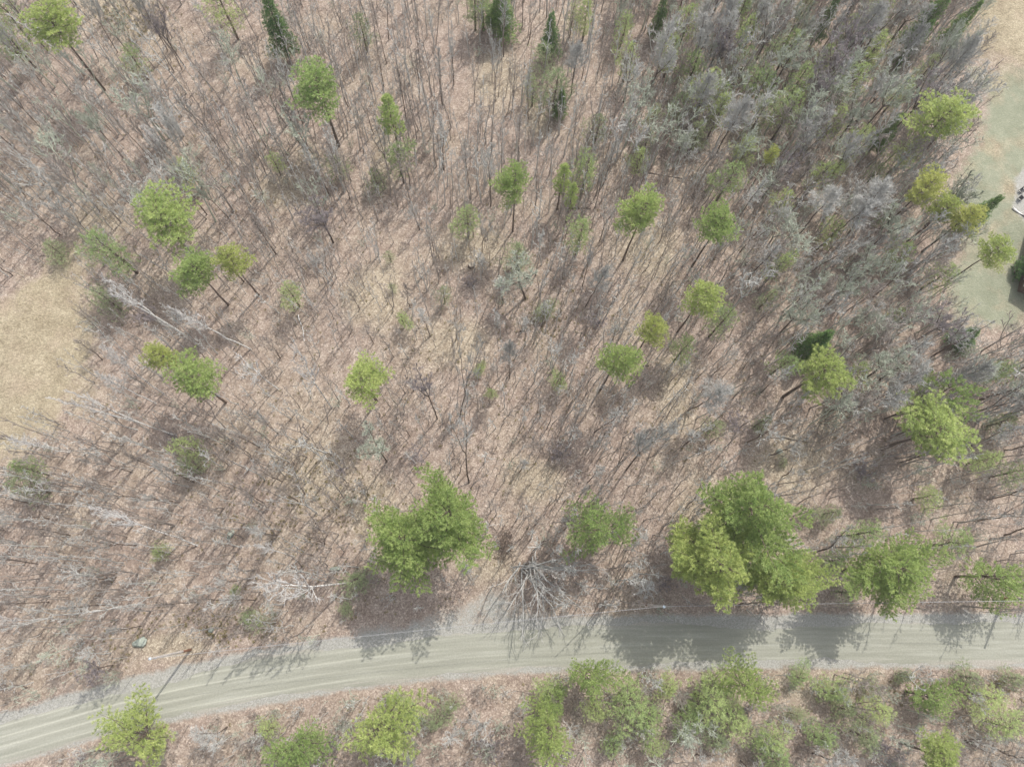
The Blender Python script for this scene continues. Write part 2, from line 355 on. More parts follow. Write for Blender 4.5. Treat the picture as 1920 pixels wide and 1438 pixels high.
# ------------------------------------------------------------------ tree makers
def unit(v): return v / (np.linalg.norm(v) + 1e-9)
def grow(r, start, d, L, n, up, jit):
    P = [np.array(start, float)]; d = unit(np.array(d, float))
    for i in range(n):
        d = unit(d + np.array([0, 0, up]) + r.randn(3) * jit); P.append(P[-1] + d * L / n)
    return np.array(P)
def along(P, s):
    k = s * (len(P) - 1); i = min(int(k), len(P) - 2); f = k - i
    return P[i] * (1 - f) + P[i + 1] * f, unit(P[i + 1] - P[i])
def side_dir(r, d, ang):
    a = r.randn(3); a = unit(a - d * (a @ d)); return unit(d * math.cos(ang) + a * math.sin(ang))
def bare(seed, H, r0, cs=.45, spread=2.6, nb=24, leaders=1, wig=.02, elev=50, l2=6, l3=5, tw=.010, split=.35, bk=.28):
    """leafless tree: (trunk tubes, branch tubes)"""
    r = np.random.RandomState(seed); T = Tubes(); B = Tubes()
    lean = r.randn(2) * .02
    def stem(p0, h0, h1, off, ra, rb, n=8):
        z = np.linspace(h0, h1, n); P = np.zeros((n, 3)); P[:, 2] = z
        wx = np.cumsum(r.randn(n)) * wig * (h1 - h0) * .35; wy = np.cumsum(r.randn(n)) * wig * (h1 - h0) * .35
        s = (z - h0) / (h1 - h0)
        P[:, 0] = p0[0] + off[0] * s ** .8 + (wx - wx[0]) + lean[0] * (z - h0); P[:, 1] = p0[1] + off[1] * s ** .8 + (wy - wy[0]) + lean[1] * (z - h0)
        T.add(P, ra + (rb - ra) * s ** .8, 6 if ra > .07 else 4); return P
    stems = []
    if leaders == 1:
        stems.append((stem((0, 0), -.15, H * .93, (0, 0), r0, r0 * .18, 10), 0))
    else:
        hs_ = H * split
        b0 = stem((0, 0), -.15, hs_, (0, 0), r0, r0 * .75, 4) if split > .04 else np.array([[0, 0, -.1], [0, 0, 0]])
        a0 = r.rand() * 6.28
        for i in range(leaders):
            a = a0 + i * 6.283 / leaders + r.randn() * .3; k = spread * (.45 + .35 * r.rand())
            stems.append((stem(b0[-1][:2], b0[-1][2] if split > .04 else -.1, H * (.82 + .13 * r.rand()), (k * math.cos(a), k * math.sin(a)), r0 * .62, r0 * .15, 8), split))
    nb = max(3, nb // len(stems))
    for P, sp_ in stems:
        h0, h1 = P[0][2], P[-1][2]
        lo = max((cs * H - h0) / (h1 - h0), .08); ga = r.rand() * 6.28
        for i in range(nb):
            s = lo + (1 - lo) * (i + r.rand() * .7) / nb; s = min(s, .985)
            p, d = along(P, s); u = (s - lo) / (1 - lo)
            ga += 2.4 + r.randn() * .35; el = rad(elev + 18 * u + r.randn() * 8)
            L = spread * (.55 + .45 * math.sin(math.pi * min(1, u * .8 + .25))) * (.65 + .5 * r.rand()) * (1 - .45 * u) * (1 / len(stems) ** .35)
            dd = np.array([math.cos(ga) * math.cos(el), math.sin(ga) * math.cos(el), math.sin(el)])
            rb = max(r0 * bk * (1 - .6 * u), tw * 1.6)
            Q = grow(r, p, dd, L, 4, .10, .10 + wig); B.add(Q, np.linspace(rb, tw, 5), 3)
            for j in range(l2):
                s2 = .2 + .78 * (j + r.rand() * .8) / l2; p2, d2 = along(Q, min(s2, .98))
                q = grow(r, p2, side_dir(r, d2, rad(38 + r.randn() * 10)) + np.array([0, 0, .15]), L * .45 * (1.1 - .5 * s2), 2, .08, .14)
                B.add(q, [max(rb * .42, tw), tw * 1.1, tw * .8], 3)
                for k2 in range(l3):
                    s3 = .2 + .8 * r.rand(); p3, d3 = along(q, s3)
                    q3 = grow(r, p3, side_dir(r, d3, rad(36 + r.randn() * 12)) + np.array([0, 0, .12]), L * .24 * (.6 + .7 * r.rand()), 1, 0, .1)
                    B.add(q3, [tw * .85, tw * .5], 3)
        # leader tip spray
    return T, B

def blades(r, C, D, nper, ln, wd, spread, flat=0.0):
    """needle bundles: C centres, D directions -> triangles"""
    n = len(C); C = np.repeat(C, nper, 0); D = np.repeat(D, nper, 0)
    d = D + r.randn(n * nper, 3) * spread; d[:, 2] *= (1 - flat)
    d /= np.linalg.norm(d, axis=1, keepdims=True) + 1e-9
    a = np.cross(d, r.randn(n * nper, 3)); a /= np.linalg.norm(a, axis=1, keepdims=True) + 1e-9
    L = ln * (.6 + .7 * r.rand(n * nper, 1)); C = C + r.randn(n * nper, 3) * ln * .22
    v = np.stack([C - a * wd, C + a * wd, C + d * L], 1).reshape(-1, 3)
    return v, np.arange(len(v)).reshape(-1, 3)
def conifer(seed, H, R, cb=.45, step=.65, per=5, kind='pine', dens=1.0, nper=18, ln=.28, wd=.028, r0=.17, irregular=.25):
    r = np.random.RandomState(seed); T = Tubes(); C = []; D = []
    P = np.array([[0, 0, -.15]] + [[r.randn() * .05 * i / 4, r.randn() * .05 * i / 4, H * .97 * i / 7] for i in range(1, 8)], float)
    T.add(P, np.linspace(r0, r0 * .12, len(P)), 7)
    z = cb * H; a = r.rand() * 6.28
    lob = [(r.rand() * 6.28, 1 + irregular * (r.rand() - .35)) for _ in range(3)]
    while z < H * .985:
        s = (z / H - cb) / (1 - cb)
        if kind == 'pine': prof = (math.sin(math.pi * (.30 + .68 * s)) ** .75)
        else: prof = (1 - s) * .97 + .03
        for k in range(per):
            a += 6.283 / per + r.randn() * .25
            if kind == 'pine' and r.rand() < .10: continue
            az = a; L = R * prof * (.55 + .68 * r.rand())
            L *= .93 + irregular * math.cos(az - lob[0][0]) * .6 + irregular * .5 * math.cos(2 * az - lob[1][0])
            if L < .18: continue
            el = rad((8 + 34 * s + r.randn() * 7) if kind == 'pine' else (-12 + 34 * s + r.randn() * 4))
            p, _ = along(P, min(z / (H * .97) * (6.9 / 7) + .01, .99)); p = p.copy(); p[2] = z
            d = np.array([math.cos(az) * math.cos(el), math.sin(az) * math.cos(el), math.sin(el)])
            n = 4; Q = grow(r, p, d, L, n, .07 if kind == 'pine' else .04, .06)
            T.add(Q, np.linspace(max(.012, L * .016), .006, n + 1), 3)
            ns = max(2, int(L / (.34 if kind == 'pine' else .26) * dens))
            for j in range(ns):
                s2 = (.16 if kind == 'pine' else .12) + (.84 if kind == 'pine' else .88) * (j + .5) / ns
                p2, d2 = along(Q, min(s2, .99)); sg = 1 if j % 2 else -1
                hv = unit(np.array([-d2[1], d2[0], 0])); L2 = L * .36 * (1.15 - .8 * s2) + .18
                dd = unit(d2 * .75 + hv * sg * .8 + np.array([0, 0, .12 if kind == 'pine' else -.08]) + r.randn(3) * .12)
                m_ = max(1, int(L2 / .24 * dens))
                for q in range(m_):
                    c_ = p2 + dd * L2 * (q + .6) / m_; C.append(c_); D.append(dd + np.array([0, 0, .35 if kind == 'pine' else -.05]))
            C.append(Q[-1]); D.append(unit(Q[-1] - Q[-2]) + np.array([0, 0, .3]))
        z += step * (.8 + .4 * r.rand()) * (1 if kind == 'pine' else (.6 + .4 * (1 - s)))
    C.append(np.array([P[-1][0], P[-1][1], H])); D.append(np.array([0, 0, 1.0]))
    C = np.array(C); C += r.randn(*C.shape) * .05
    V, F = blades(r, C, np.array(D), nper, ln, wd, .8 if kind == 'pine' else .5)
    return T, V, F

# prototypes: meshes shared by all copies
BP = {}
def proto_bare(key, mt, mb, **kw):
    T, B = bare(**kw); BP[key] = (T.mesh('trunk', mt), B.mesh('branches', mb), kw['H'], kw.get('spread', 2.6))
for i in range(4): proto_bare('slim%d' % i, M_trunk, M_twig if i % 2 else M_twigb, seed=10 + i, H=14, r0=.105, cs=.42, spread=1.9, nb=24, wig=.006 + .006 * i, elev=52, l2=5, l3=4, tw=.017)
for i in range(2): proto_bare('fork%d' % i, M_trunk, M_twig, seed=20 + i, H=13, r0=.13, cs=.4, spread=2.6, nb=26, leaders=2 + i, wig=.018, elev=48, l2=6, l3=5, tw=.018)
for i in range(4): proto_bare('wide%d' % i, M_trunk, (M_twig, M_lich, M_twig, M_purp)[i], seed=30 + i, H=15, r0=.15, cs=.48, spread=3.6, nb=34, leaders=(1, 3, 2, 4)[i], wig=.02, elev=42, l2=9, l3=6, tw=.021, split=.45)
for i in range(3): proto_bare('small%d' % i, M_trunk, M_twigb, seed=40 + i, H=9, r0=.075, cs=.3, spread=1.7, nb=16, leaders=1, wig=.03, elev=45, l2=5, l3=4, tw=.015)
for i in range(2): proto_bare('crook%d' % i, M_trunk, M_twig, seed=50 + i, H=10, r0=.11, cs=.3, spread=2.6, nb=18, leaders=2, wig=.08, elev=40, l2=6, l3=4, tw=.018)
for i in range(2): proto_bare('clump%d' % i, M_trunk, M_twigb, seed=60 + i, H=11, r0=.09, cs=.4, spread=2.6, nb=26, leaders=5, wig=.02, elev=55, l2=5, l3=4, tw=.016, split=.01)
for i in range(3): proto_bare('birch%d' % i, M_birch, M_birtw, seed=70 + i, H=16, r0=.15, cs=.5, spread=2.3, nb=22, leaders=1 + (i == 2), wig=.018, elev=50, l2=6, l3=4, tw=.02)
for i in range(2): proto_bare('snag%d' % i, M_birch, M_birtw, seed=80 + i, H=13, r0=.12, cs=.55, spread=3.6, nb=14, leaders=2 + i, wig=.06, elev=30, l2=6, l3=3, tw=.03, split=.5, bk=.45)
for i in range(2): proto_bare('bush%d' % i, M_purp, M_purp, seed=90 + i, H=3.6, r0=.035, cs=.12, spread=1.9, nb=40, leaders=9, wig=.05, elev=38, l2=6, l3=5, tw=.013, split=.01)
def draping():
    r = np.random.RandomState(3); T = Tubes(); B = Tubes()
    T.add([(0, 0, -.2), (.05, -.05, .5), (.1, -.1, 1.0)], [.3, .26, .22], 8)
    for i in range(15):
        az = rad(-105 + 8.5 * i + r.randn() * 4); el = rad(48 + r.randn() * 9); L_ = 7.2 + 2.4 * r.rand()
        Q = grow(r, (r.randn() * .7, r.randn() * .7, .25), (math.cos(az) * math.cos(el), math.sin(az) * math.cos(el), math.sin(el)), L_, 8, -.055, .10)
        T.add(Q, np.linspace(.12, .035, 9), 5)
        for j in range(9):
            p2, d2 = along(Q, .25 + .73 * (j + r.rand()) / 9.5); q = grow(r, p2, side_dir(r, d2, rad(30)) + np.array([0, 0, -.05]), 2.1 * (.5 + .7 * r.rand()), 4, 0, .12)
            B.add(q, [.035, .03, .025, .02, .014], 3)
            for k in range(6):
                p3, d3 = along(q, .2 + .75 * r.rand()); B.add(grow(r, p3, side_dir(r, d3, rad(32)), .35 + .6 * r.rand(), 2, 0, .1), [.02, .016, .01], 3)
    BP['drape'] = (T.mesh('trunk', M_twig), B.mesh('branches', M_twig), 8, 4.6)
draping()

CP = {}
def proto_con(key, mat, **kw):
    T, V, F = conifer(**kw); CP[key] = (T.mesh('trunk', M_trunk), mesh_from('crown', V, F, mat), kw['H'], kw['R'], kw.get('cb', .45))
def addc(prefix, n, mat, **kw):
    for i in range(n): proto_con(prefix + str(i), mat, seed=hash_seed(prefix, i), **kw)
def hash_seed(p, i): return sum(ord(c) * (k + 3) for k, c in enumerate(p)) * 7 + i * 13
addc('pine', 4, M_pine, H=19, R=2.9, cb=.64, step=.58, per=6, nper=24, ln=.24, wd=.022, irregular=.4)
addc('yellow', 2, M_yell, H=16, R=2.3, cb=.64, step=.55, per=6, nper=24, ln=.24, wd=.022, irregular=.35)
addc('big', 5, M_pine, H=20, R=5.0, cb=.42, step=.85, per=6, nper=30, ln=.25, wd=.024, r0=.28, irregular=.45)
addc('narrow', 1, M_pine, H=15, R=1.4, cb=.45, step=.5, per=5, nper=18, irregular=.2)
addc('pale', 3, M_pale, H=9, R=2.0, cb=.25, step=.6, per=6, nper=11, dens=.85, wd=.021, irregular=.6)
addc('dim', 3, M_dim, H=7, R=1.9, cb=.15, step=.5, per=6, nper=9, dens=.8, wd=.02, irregular=.6)
addc('spruce', 2, M_spru, H=15, R=2.2, cb=.14, step=.5, per=8, kind='spruce', nper=9, ln=.28, wd=.03, irregular=.3)
addc('road', 3, M_pine, H=9, R=3.3, cb=.3, step=.6, per=5, nper=20, ln=.24, wd=.022, dens=1.0, irregular=.7)

TREES = []      # everything labelled by neighbourhood afterwards
def put(name, parts, loc, rz, sc, tilt=(0, 0)):
    e = empty(name, loc); e.rotation_euler = (tilt[0], tilt[1], 0)
    # spin first, lean after
    e.rotation_euler = (Matrix.Rotation(tilt[1], 3, 'Y') @ Matrix.Rotation(tilt[0], 3, 'X') @ Matrix.Rotation(rz, 3, 'Z')).to_euler()
    e.scale = sc
    for nm, me in parts: mesh_obj(nm, me, e)
    return e
RR = random.Random(77)
USED = []
def put_bare(key, x, y, H, S=None, rz=None, tilt=None, name='bare_tree', label=None, group=None, look=None):
    tm, bm, H0, S0 = BP[key]; k = H / H0; s = k if S is None else S / S0
    if tilt is None: tilt = (RR.gauss(0, .035), RR.gauss(0, .035))
    z = float(gz(x, y))
    e = put(name, (('trunk', tm), ('branches', bm)), (x, y, z), RR.random() * 6.28 if rz is None else rz, (s, s, k), tilt)
    tag(e, label, 'shrub' if 'shrub' in name else 'tree', group)
    px, py = pj(x, y, z + H * .45)
    e_rec = dict(o=e, px=float(px), py=float(py), H=H, look=look, name=name)
    if label is None: TREES.append(e_rec)
    USED.append((x, y, 1.0)); return e
def put_con(key, px, py, rpx, H, label=None, group=None, name='pine_tree', look=None, ry=None, hz=None):
    """crown centre seen at (px,py), crown radius rpx photo pixels, total height H"""
    tm, cm, H0, R0, cb = CP[key]
    zc = H * (cb + (1 - cb) * .5)
    p = at(px, py, zc); R = rpx * mpp(px, py, zc) * 1.02
    s = R / R0; z = float(gz(p[0], p[1]))
    e = put(name, (('trunk', tm), ('crown', cm)), (p[0], p[1], z), RR.random() * 6.28, (s, s, H / H0))
    if ry: e.scale = (s, s * ry, H / H0)
    tag(e, label, 'tree', group)
    if label is None: TREES.append(dict(o=e, px=px, py=py, H=H, look=look, name=name))
    USED.append((p[0], p[1], 3.4 if 'spruce' in key else (1.9 if H > 11 else 1.2 if H > 6 else .6))); return e

# ------------------------------------------------------------------ evergreens that can be told apart
GP = 'pines scattered through the bare woods'
GR = 'tall pines along the gravel road'
GY_ = 'young evergreens under the bare trees'
GS = 'dark spruces among the bare trees'
GB = 'pale pines below the gravel road'
LM = []         # landmarks for the labels of look-alikes
def L(px, py, name): LM.append((px, py, name))
PINES = [
 ('pine0', 95, 40, 52, 19, 'bright green pine in the upper left corner of the woods', 'the top corner pine'),
 ('pine1', 598, 165, 56, 18, 'wide bright green pine with bare trunk, upper left of the vertical slim trunks', 'the wide upper pine'),
 ('narrow0', 733, 215, 24, 16, 'narrow upright pine with yellowish tip, right of the wide upper pine', 'the narrow upright pine'),
 ('pine2', 967, 342, 36, 18, 'round bright pine alone at the upper centre of the woods', 'the upper centre pine'),
 ('pine3', 1205, 398, 44, 19, 'bright pine with long leaning crown right of the pale saplings', 'the long crowned pine'),
 ('pine0', 1350, 417, 40, 18, 'lime green star shaped pine beside the dense grey canopy', 'the lime star shaped pine'),
 ('pine1', 1320, 555, 40, 18, 'deep green round pine on the right slope of thin trunks', 'the deep green pine'),
 ('yellow0', 1226, 612, 30, 16, 'upper and narrower pine of the touching pair right of centre', 'the narrower paired pine'),
 ('pine2', 1160, 670, 40, 20, 'lower pine of the pair right of centre with long visible trunk', 'the long trunked pine'),
 ('yellow1', 1545, 695, 48, 17, 'yellow green pine with ragged crown below the sideways dark spruce', 'the ragged yellow green pine'),
 ('road0', 1765, 735, 50, 15, 'greyish green round pine above its brighter twin on the right', 'the greyish green pine'),
 ('pine3', 1750, 808, 66, 16, 'broad bright pine just below the greyish green one on the right', 'the broad right pine'),
 ('pine1', 1768, 222, 56, 18, 'spreading yellow green pine at the edge of the upper right lawn', 'the pine at the lawn edge'),
 ('yellow1', 1737, 352, 34, 16, 'yellow green pine with blunt crown left of the lawn', 'the blunt lawn pine'),
 ('yellow0', 1775, 392, 28, 13, 'small yellowish pine in the middle of the row beside the lawn', None),
 ('yellow1', 1812, 408, 28, 14, 'yellow tipped pine at the lower right end of the row by the lawn', 'the yellow tipped pine'),
 ('pine2', 303, 415, 64, 17, 'broad bushy pine on the upper left near the dry grass field', 'the broad bushy pine'),
 ('yellow0', 430, 485, 33, 16, 'round golden green pine right of the broad bushy pine', 'the golden green pine'),
 ('pine3', 370, 510, 42, 15, 'shaggy green pine between the golden pine and the dry field', 'the shaggy pine'),
 ('yellow1', 305, 668, 30, 16, 'yellowest small round pine, upper left of a green wide one', 'the yellowest round pine'),
 ('pine0', 362, 712, 50, 15, 'wide green pine joined to the yellowest pine at its upper left', 'the wide joined pine'),
 ('pine1', 680, 710, 50, 15, 'flat topped wide pine with short trunk left of the centre', 'the flat topped pine'),
]
for key, px, py, r, H, lab, lm in PINES:
    put_con(key, px, py, r * 1.02, H * .84, lab, GP)
    if lm: L(px, py, lm)
BIGS = [
 ('big0', 762, 1010, 82, 17, 'left half of the huge twin pine standing above the gravel road', 'the huge twin pine'),
 ('big1', 846, 965, 84, 19, 'right and taller half of the huge twin pine above the road', None),
 ('road0', 1140, 995, 62, 14, 'single medium pine between the huge twin pine and the three roadside pines', 'the single roadside pine'),
 ('big2', 1405, 955, 92, 20, 'uppermost of the three crowded pines overhanging the road', 'the uppermost crowded pine'),
 ('big3', 1345, 1068, 92, 18, 'lower left one of three crowded pines, drooping over the road edge', None),
 ('big4', 1455, 1090, 72, 14, 'lower right one of three crowded pines at the road edge', 'the lower right crowded pine'),
 ('big1', 1662, 1066, 78, 14, 'tall oval pine casting its shadow alone onto the road', 'the tall oval pine'),
 ('road1', 1852, 1080, 62, 9, 'rightmost wide pine above the road by the thick dark pole', 'the rightmost roadside pine'),
]
for key, px, py, r, H, lab, lm in BIGS:
    put_con(key, px, py, r, H, lab, GR)
    if lm: L(px, py, lm)
for key, px, py, r, H, lab, lm in [
 ('road0', 262, 1385, 66, 9, 'leafy light green pine at the lower left overlapping the road edge', 'the lower left pine'),
 ('road1', 700, 1372, 78, 10, 'big light green pine below the road near the bottom edge', 'the bottom centre pine'),
 ('road2', 555, 1395, 54, 8, 'thin light green pine left of the big one at the bottom', None),
 ('road2', 1032, 1368, 54, 10, 'oval green pine below the road, lower left of the ragged trio', 'the lower oval pine'),
 ('road1', 1095, 1262, 50, 9, 'pale pine touching the lower road edge under the tree shadows', 'the lower road edge pine'),
 ('pale0', 1175, 1310, 48, 7, 'see-through grey green pine right of the pale pine touching the road', None),
 ('road0', 1405, 1292, 52, 9, 'fluffy pale pine below the road under the three crowded pines', 'the fluffy pale pine'),
 ('pale1', 1325, 1310, 50, 7, 'grey green sparse pine left of the fluffy pale pine', None),
 ('yellow1', 1765, 1420, 44, 9, 'yellow green pine cut by the bottom edge at the lower right', 'the bottom yellow pine'),
 ('road1', 1735, 1305, 46, 6, 'faint grey green young pine right of the lower roadside litter', 'the faint young pine'),
]:
    put_con(key, px, py, r, H, lab, GB)
    if lm: L(px, py, lm)
for key, px, py, r, H, lab, lm in [
 ('spruce0', 515, 38, 30, 14, 'tall dark green spruce near the top edge, left of centre', 'the tall dark top spruce'),
 ('spruce1', 1532, 640, 30, 9, 'dark spruce leaning sideways in view above the ragged yellow green pine', 'the sideways dark spruce'),
 ('spruce0', 1752, 25, 26, 14, 'brightest dark spruce at the top edge, left of the tan clearing', 'the top right spruce'),
 ('spruce1', 1722, 75, 20, 10, 'smaller dark spruce directly below the brightest top edge spruce', None),
 ('spruce0', 1810, 38, 22, 10, 'dark spruce bordering the tan clearing in the upper right', 'the tan clearing spruce'),
 ('spruce1', 1556, 22, 16, 12, 'thin dark spruce at the top edge left of the pale leafy path', 'the thin top spruce'),
 ('spruce0', 1665, 244, 20, 9, 'small vivid green spruce left of the pine at the lawn edge', 'the small vivid spruce'),
 ('spruce1', 1240, 18, 16, 11, 'thin dark spruce at the top edge near the pale dead crowns', None),
 ('spruce0', 1815, 628, 26, 5, 'dark green spruce in the shadowed thicket below the lawn', 'the lawn corner spruce'),
 ('spruce1', 1840, 396, 24, 10, 'dark spruce right of the yellow tipped pine by the lawn', None),
]:
    put_con(key, px, py, r, H, lab, GS, name='spruce_tree')
    if lm: L(px, py, lm)
# smaller evergreens: (key, px, py, r, H)
YOUNG = [
 ('pale0', 415, 6, 34, 11), ('pale1', 20, 75, 26, 9), ('pale2', 748, 300, 28, 9), ('dim0', 703, 335, 24, 5), ('dim1', 630, 312, 28, 5),
 ('narrow0', 1055, 334, 17, 11), ('narrow0', 1072, 366, 13, 10), ('pale0', 1100, 322, 30, 9), ('pale1', 1090, 440, 30, 9), ('pale2', 876, 412, 28, 8),
 ('pale0', 1357, 600, 26, 10), ('pale1', 1284, 652, 24, 9), ('pale2', 1468, 685, 26, 8), ('pine2', 1870, 466, 32, 12), ('pale1', 208, 468, 42, 11),
 ('dim2', 100, 466, 26, 4), ('dim0', 202, 562, 34, 6), ('pale0', 352, 835, 26, 8), ('dim1', 360, 872, 30, 5), ('dim2', 55, 915, 34, 7), ('pale1', 50, 880, 24, 7),
 ('dim0', 670, 1085, 34, 4), ('dim1', 650, 1140, 18, 2.5), ('dim2', 465, 1160, 26, 2.5), ('pale0', 440, 1105, 12, 2), ('pale1', 302, 1036, 18, 4),
 ('pale1', 1790, 1018, 34, 8), ('pale0', 1618, 1000, 34, 10), ('dim0', 820, 1350, 30, 5), ('dim1', 850, 1322, 20, 4), ('pale2', 1225, 1405, 20, 5), ('pale2', 1460, 1425, 40, 5),
 ('pale0', 1325, 165, 38, 9), ('pale1', 1352, 185, 26, 8), ('spruce0', 1032, 60, 22, 9), ('dim2', 1075, 22, 16, 9), ('dim0', 1023, 112, 26, 7), ('dim1', 1042, 172, 40, 9),
 ('spruce1', 1052, 192, 18, 6), ('dim2', 1000, 170, 20, 6), ('spruce0', 940, 8, 34, 10), ('dim1', 905, 12, 34, 8), ('pale2', 890, 2, 26, 9), ('pale0', 1500, 150, 30, 9), ('pale1', 1602, 152, 28, 9),
 ('dim0', 1562, 190, 18, 7), ('yellow0', 1446, 292, 15, 9), ('pale2', 1368, 335, 32, 9), ('dim2', 1420, 225, 28, 9), ('dim1', 1580, 300, 20, 5), ('dim0', 1642, 325, 20, 5),
 ('dim1', 1305, 258, 24, 7), ('dim2', 1122, 238, 24, 6), ('dim0', 1222, 228, 22, 7), ('dim1', 1212, 268, 22, 5), ('dim2', 1516, 240, 20, 6), ('pale0', 1900, 885, 24, 7),
 ('dim0', 1880, 790, 28, 5), ('dim1', 832, 552, 16, 5), ('pale2', 755, 600, 18, 4), ('dim2', 1018, 585, 24, 2.5), ('pale0', 1050, 715, 20, 4), ('pale1', 922, 735, 12, 3), ('pale2', 900, 695, 14, 3),
 ('pale0', 515, 305, 18, 5), ('pale1', 355, 320, 20, 7), ('pale2', 545, 550, 24, 7), ('dim0', 730, 480, 12, 3), ('dim1', 735, 540, 10, 2), ('pale2', 1460, 500, 26, 8), ('pale0', 1680, 590, 16, 6),
 ('dim2', 1395, 120, 24, 8), ('pale1', 1290, 40, 26, 8), ('dim0', 1340, 800, 24, 5), ('dim1', 970, 480, 30, 7), ('dim2', 1470, 868, 12, 1.5), ('pale2', 1440, 1390, 34, 5), ('pale1', 1560, 1300, 34, 4),
 ('dim0', 1635, 1290, 20, 3), ('pale0', 1880, 1360, 40, 5), ('dim1', 1620, 1380, 34, 5), ('road2', 1300, 1020, 36, 10), ('dim2', 1520, 968, 18, 3), ('dim0', 1820, 1270, 30, 3), ('pale1', 1255, 1290, 26, 5),
 ('dim2', 1430, 790, 18, 5), ('pale2', 1120, 1010, 14, 3), ('dim0', 1900, 1270, 24, 3), ('pale0', 1545, 110, 22, 8), ('dim1', 1740, 130, 22, 6), ('dim2', 1660, 400, 16, 6), ('pale1', 1470, 380, 24, 7),
]
LK = {'pal': 'pale green see-through', 'dim': 'dull green low', 'spr': 'small dark green', 'yel': 'small yellow green', 'nar': 'narrow small green', 'pin': 'medium green', 'roa': 'bushy bright green'}
YOUNG += [('pale0', 1300, 130, 26, 9), ('pale1', 1350, 210, 24, 9), ('pale2', 1480, 210, 26, 10), ('dim0', 1440, 110, 24, 8), ('pale0', 1650, 30, 24, 9), ('pale1', 1560, 230, 22, 9), ('pale2', 1700, 290, 24, 8), ('pale0', 1390, 20, 24, 9), ('dim1', 1500, 30, 24, 8), ('pale1', 1760, 520, 24, 8), ('pale2', 1560, 440, 20, 8), ('pale0', 1170, 60, 22, 8), ('pale1', 1200, 300, 20, 7),

 ('pale1', 1030, 1300, 30, 5), ('pale2', 1215, 1345, 34, 5), ('road0', 1045, 1310, 30, 6), ('pale0', 1290, 1345, 34, 5), ('pale1', 1385, 1345, 36, 5), ('dim0', 1345, 1385, 30, 4), ('pale2', 1500, 1270, 24, 3),
 ('pale0', 1650, 1330, 30, 4), ('pale1', 1540, 1385, 32, 4), ('dim1', 1585, 1330, 26, 4), ('pale2', 1850, 1305, 34, 5), ('dim2', 1700, 1265, 18, 2.5), ('pale0', 1120, 1330, 26, 5), ('pale1', 500, 1370, 24, 4),
 ('pale2', 770, 1330, 30, 5), ('pale0', 1150, 1400, 24, 4), ('dim2', 1490, 1340, 20, 3), ('pale1', 1260, 100, 26, 8), ('pale2', 1400, 60, 24, 8), ('pale0', 1430, 160, 30, 9), ('pale1', 1480, 90, 24, 8),
 ('dim1', 1590, 60, 22, 7), ('pale2', 1640, 90, 26, 8), ('pale0', 1690, 170, 22, 8), ('pale1', 1400, 280, 24, 7), ('pale2', 1540, 330, 26, 8), ('pale0', 1610, 260, 26, 8), ('dim2', 1270, 200, 24, 7), ('pale1', 1180, 110, 24, 8),
 ('pale2', 1690, 480, 24, 7), ('pale0', 1870, 700, 28, 6), ('pale1', 1600, 700, 26, 7), ('pale2', 1850, 860, 28, 6), ('pale0', 1740, 930, 24, 5), ('dim0', 1440, 560, 20, 6), ('pale1', 1100, 30, 24, 8), ('dim1', 680, 60, 24, 7),
 ('dim2', 1560, 960, 22, 4), ('pale2', 1560, 1050, 30, 6), ('dim0', 1590, 1110, 26, 5), ('pale0', 250, 110, 24, 7), ('pale1', 10, 20, 30, 9)]
for key, px, py, r, H in YOUNG:
    put_con(key, px, py, r, H, None, GY_, name='evergreen_sapling', look=LK[key[:3]] + ' sapling')

# ------------------------------------------------------------------ bare trees that can be told apart
def solveH(bx, by, tx, ty):
    p = at(bx, by); best = (1e9, 10)
    for H in np.arange(2, 26, .25):
        a, b_ = pj(p[0], p[1], p[2] + H); d = math.hypot(a - tx, b_ - ty)
        if d < best[0]: best = (d, H)
    return p, best[1]
def bare_px(key, b0, t0, S, label, lm=None, name='bare_tree', group=None, Hmax=19, straight=False):
    p, H = solveH(*b0, *t0); H = min(max(H, 2.5), Hmax)
    # lean so that the top stands where the photo shows it
    q = at(t0[0], t0[1], H * .97); d = q - p
    lx, ly = np.clip(d[0] / H, -.45, .45), np.clip(d[1] / H, -.45, .45)
    put_bare(key, p[0], p[1], H, S, tilt=(-math.atan(ly), math.atan(lx)), label=label, name=name, group=group)
    if lm: L((b0[0] + t0[0]) / 2, (b0[1] + t0[1]) / 2, lm)
GBi = 'white barked birches at the left'
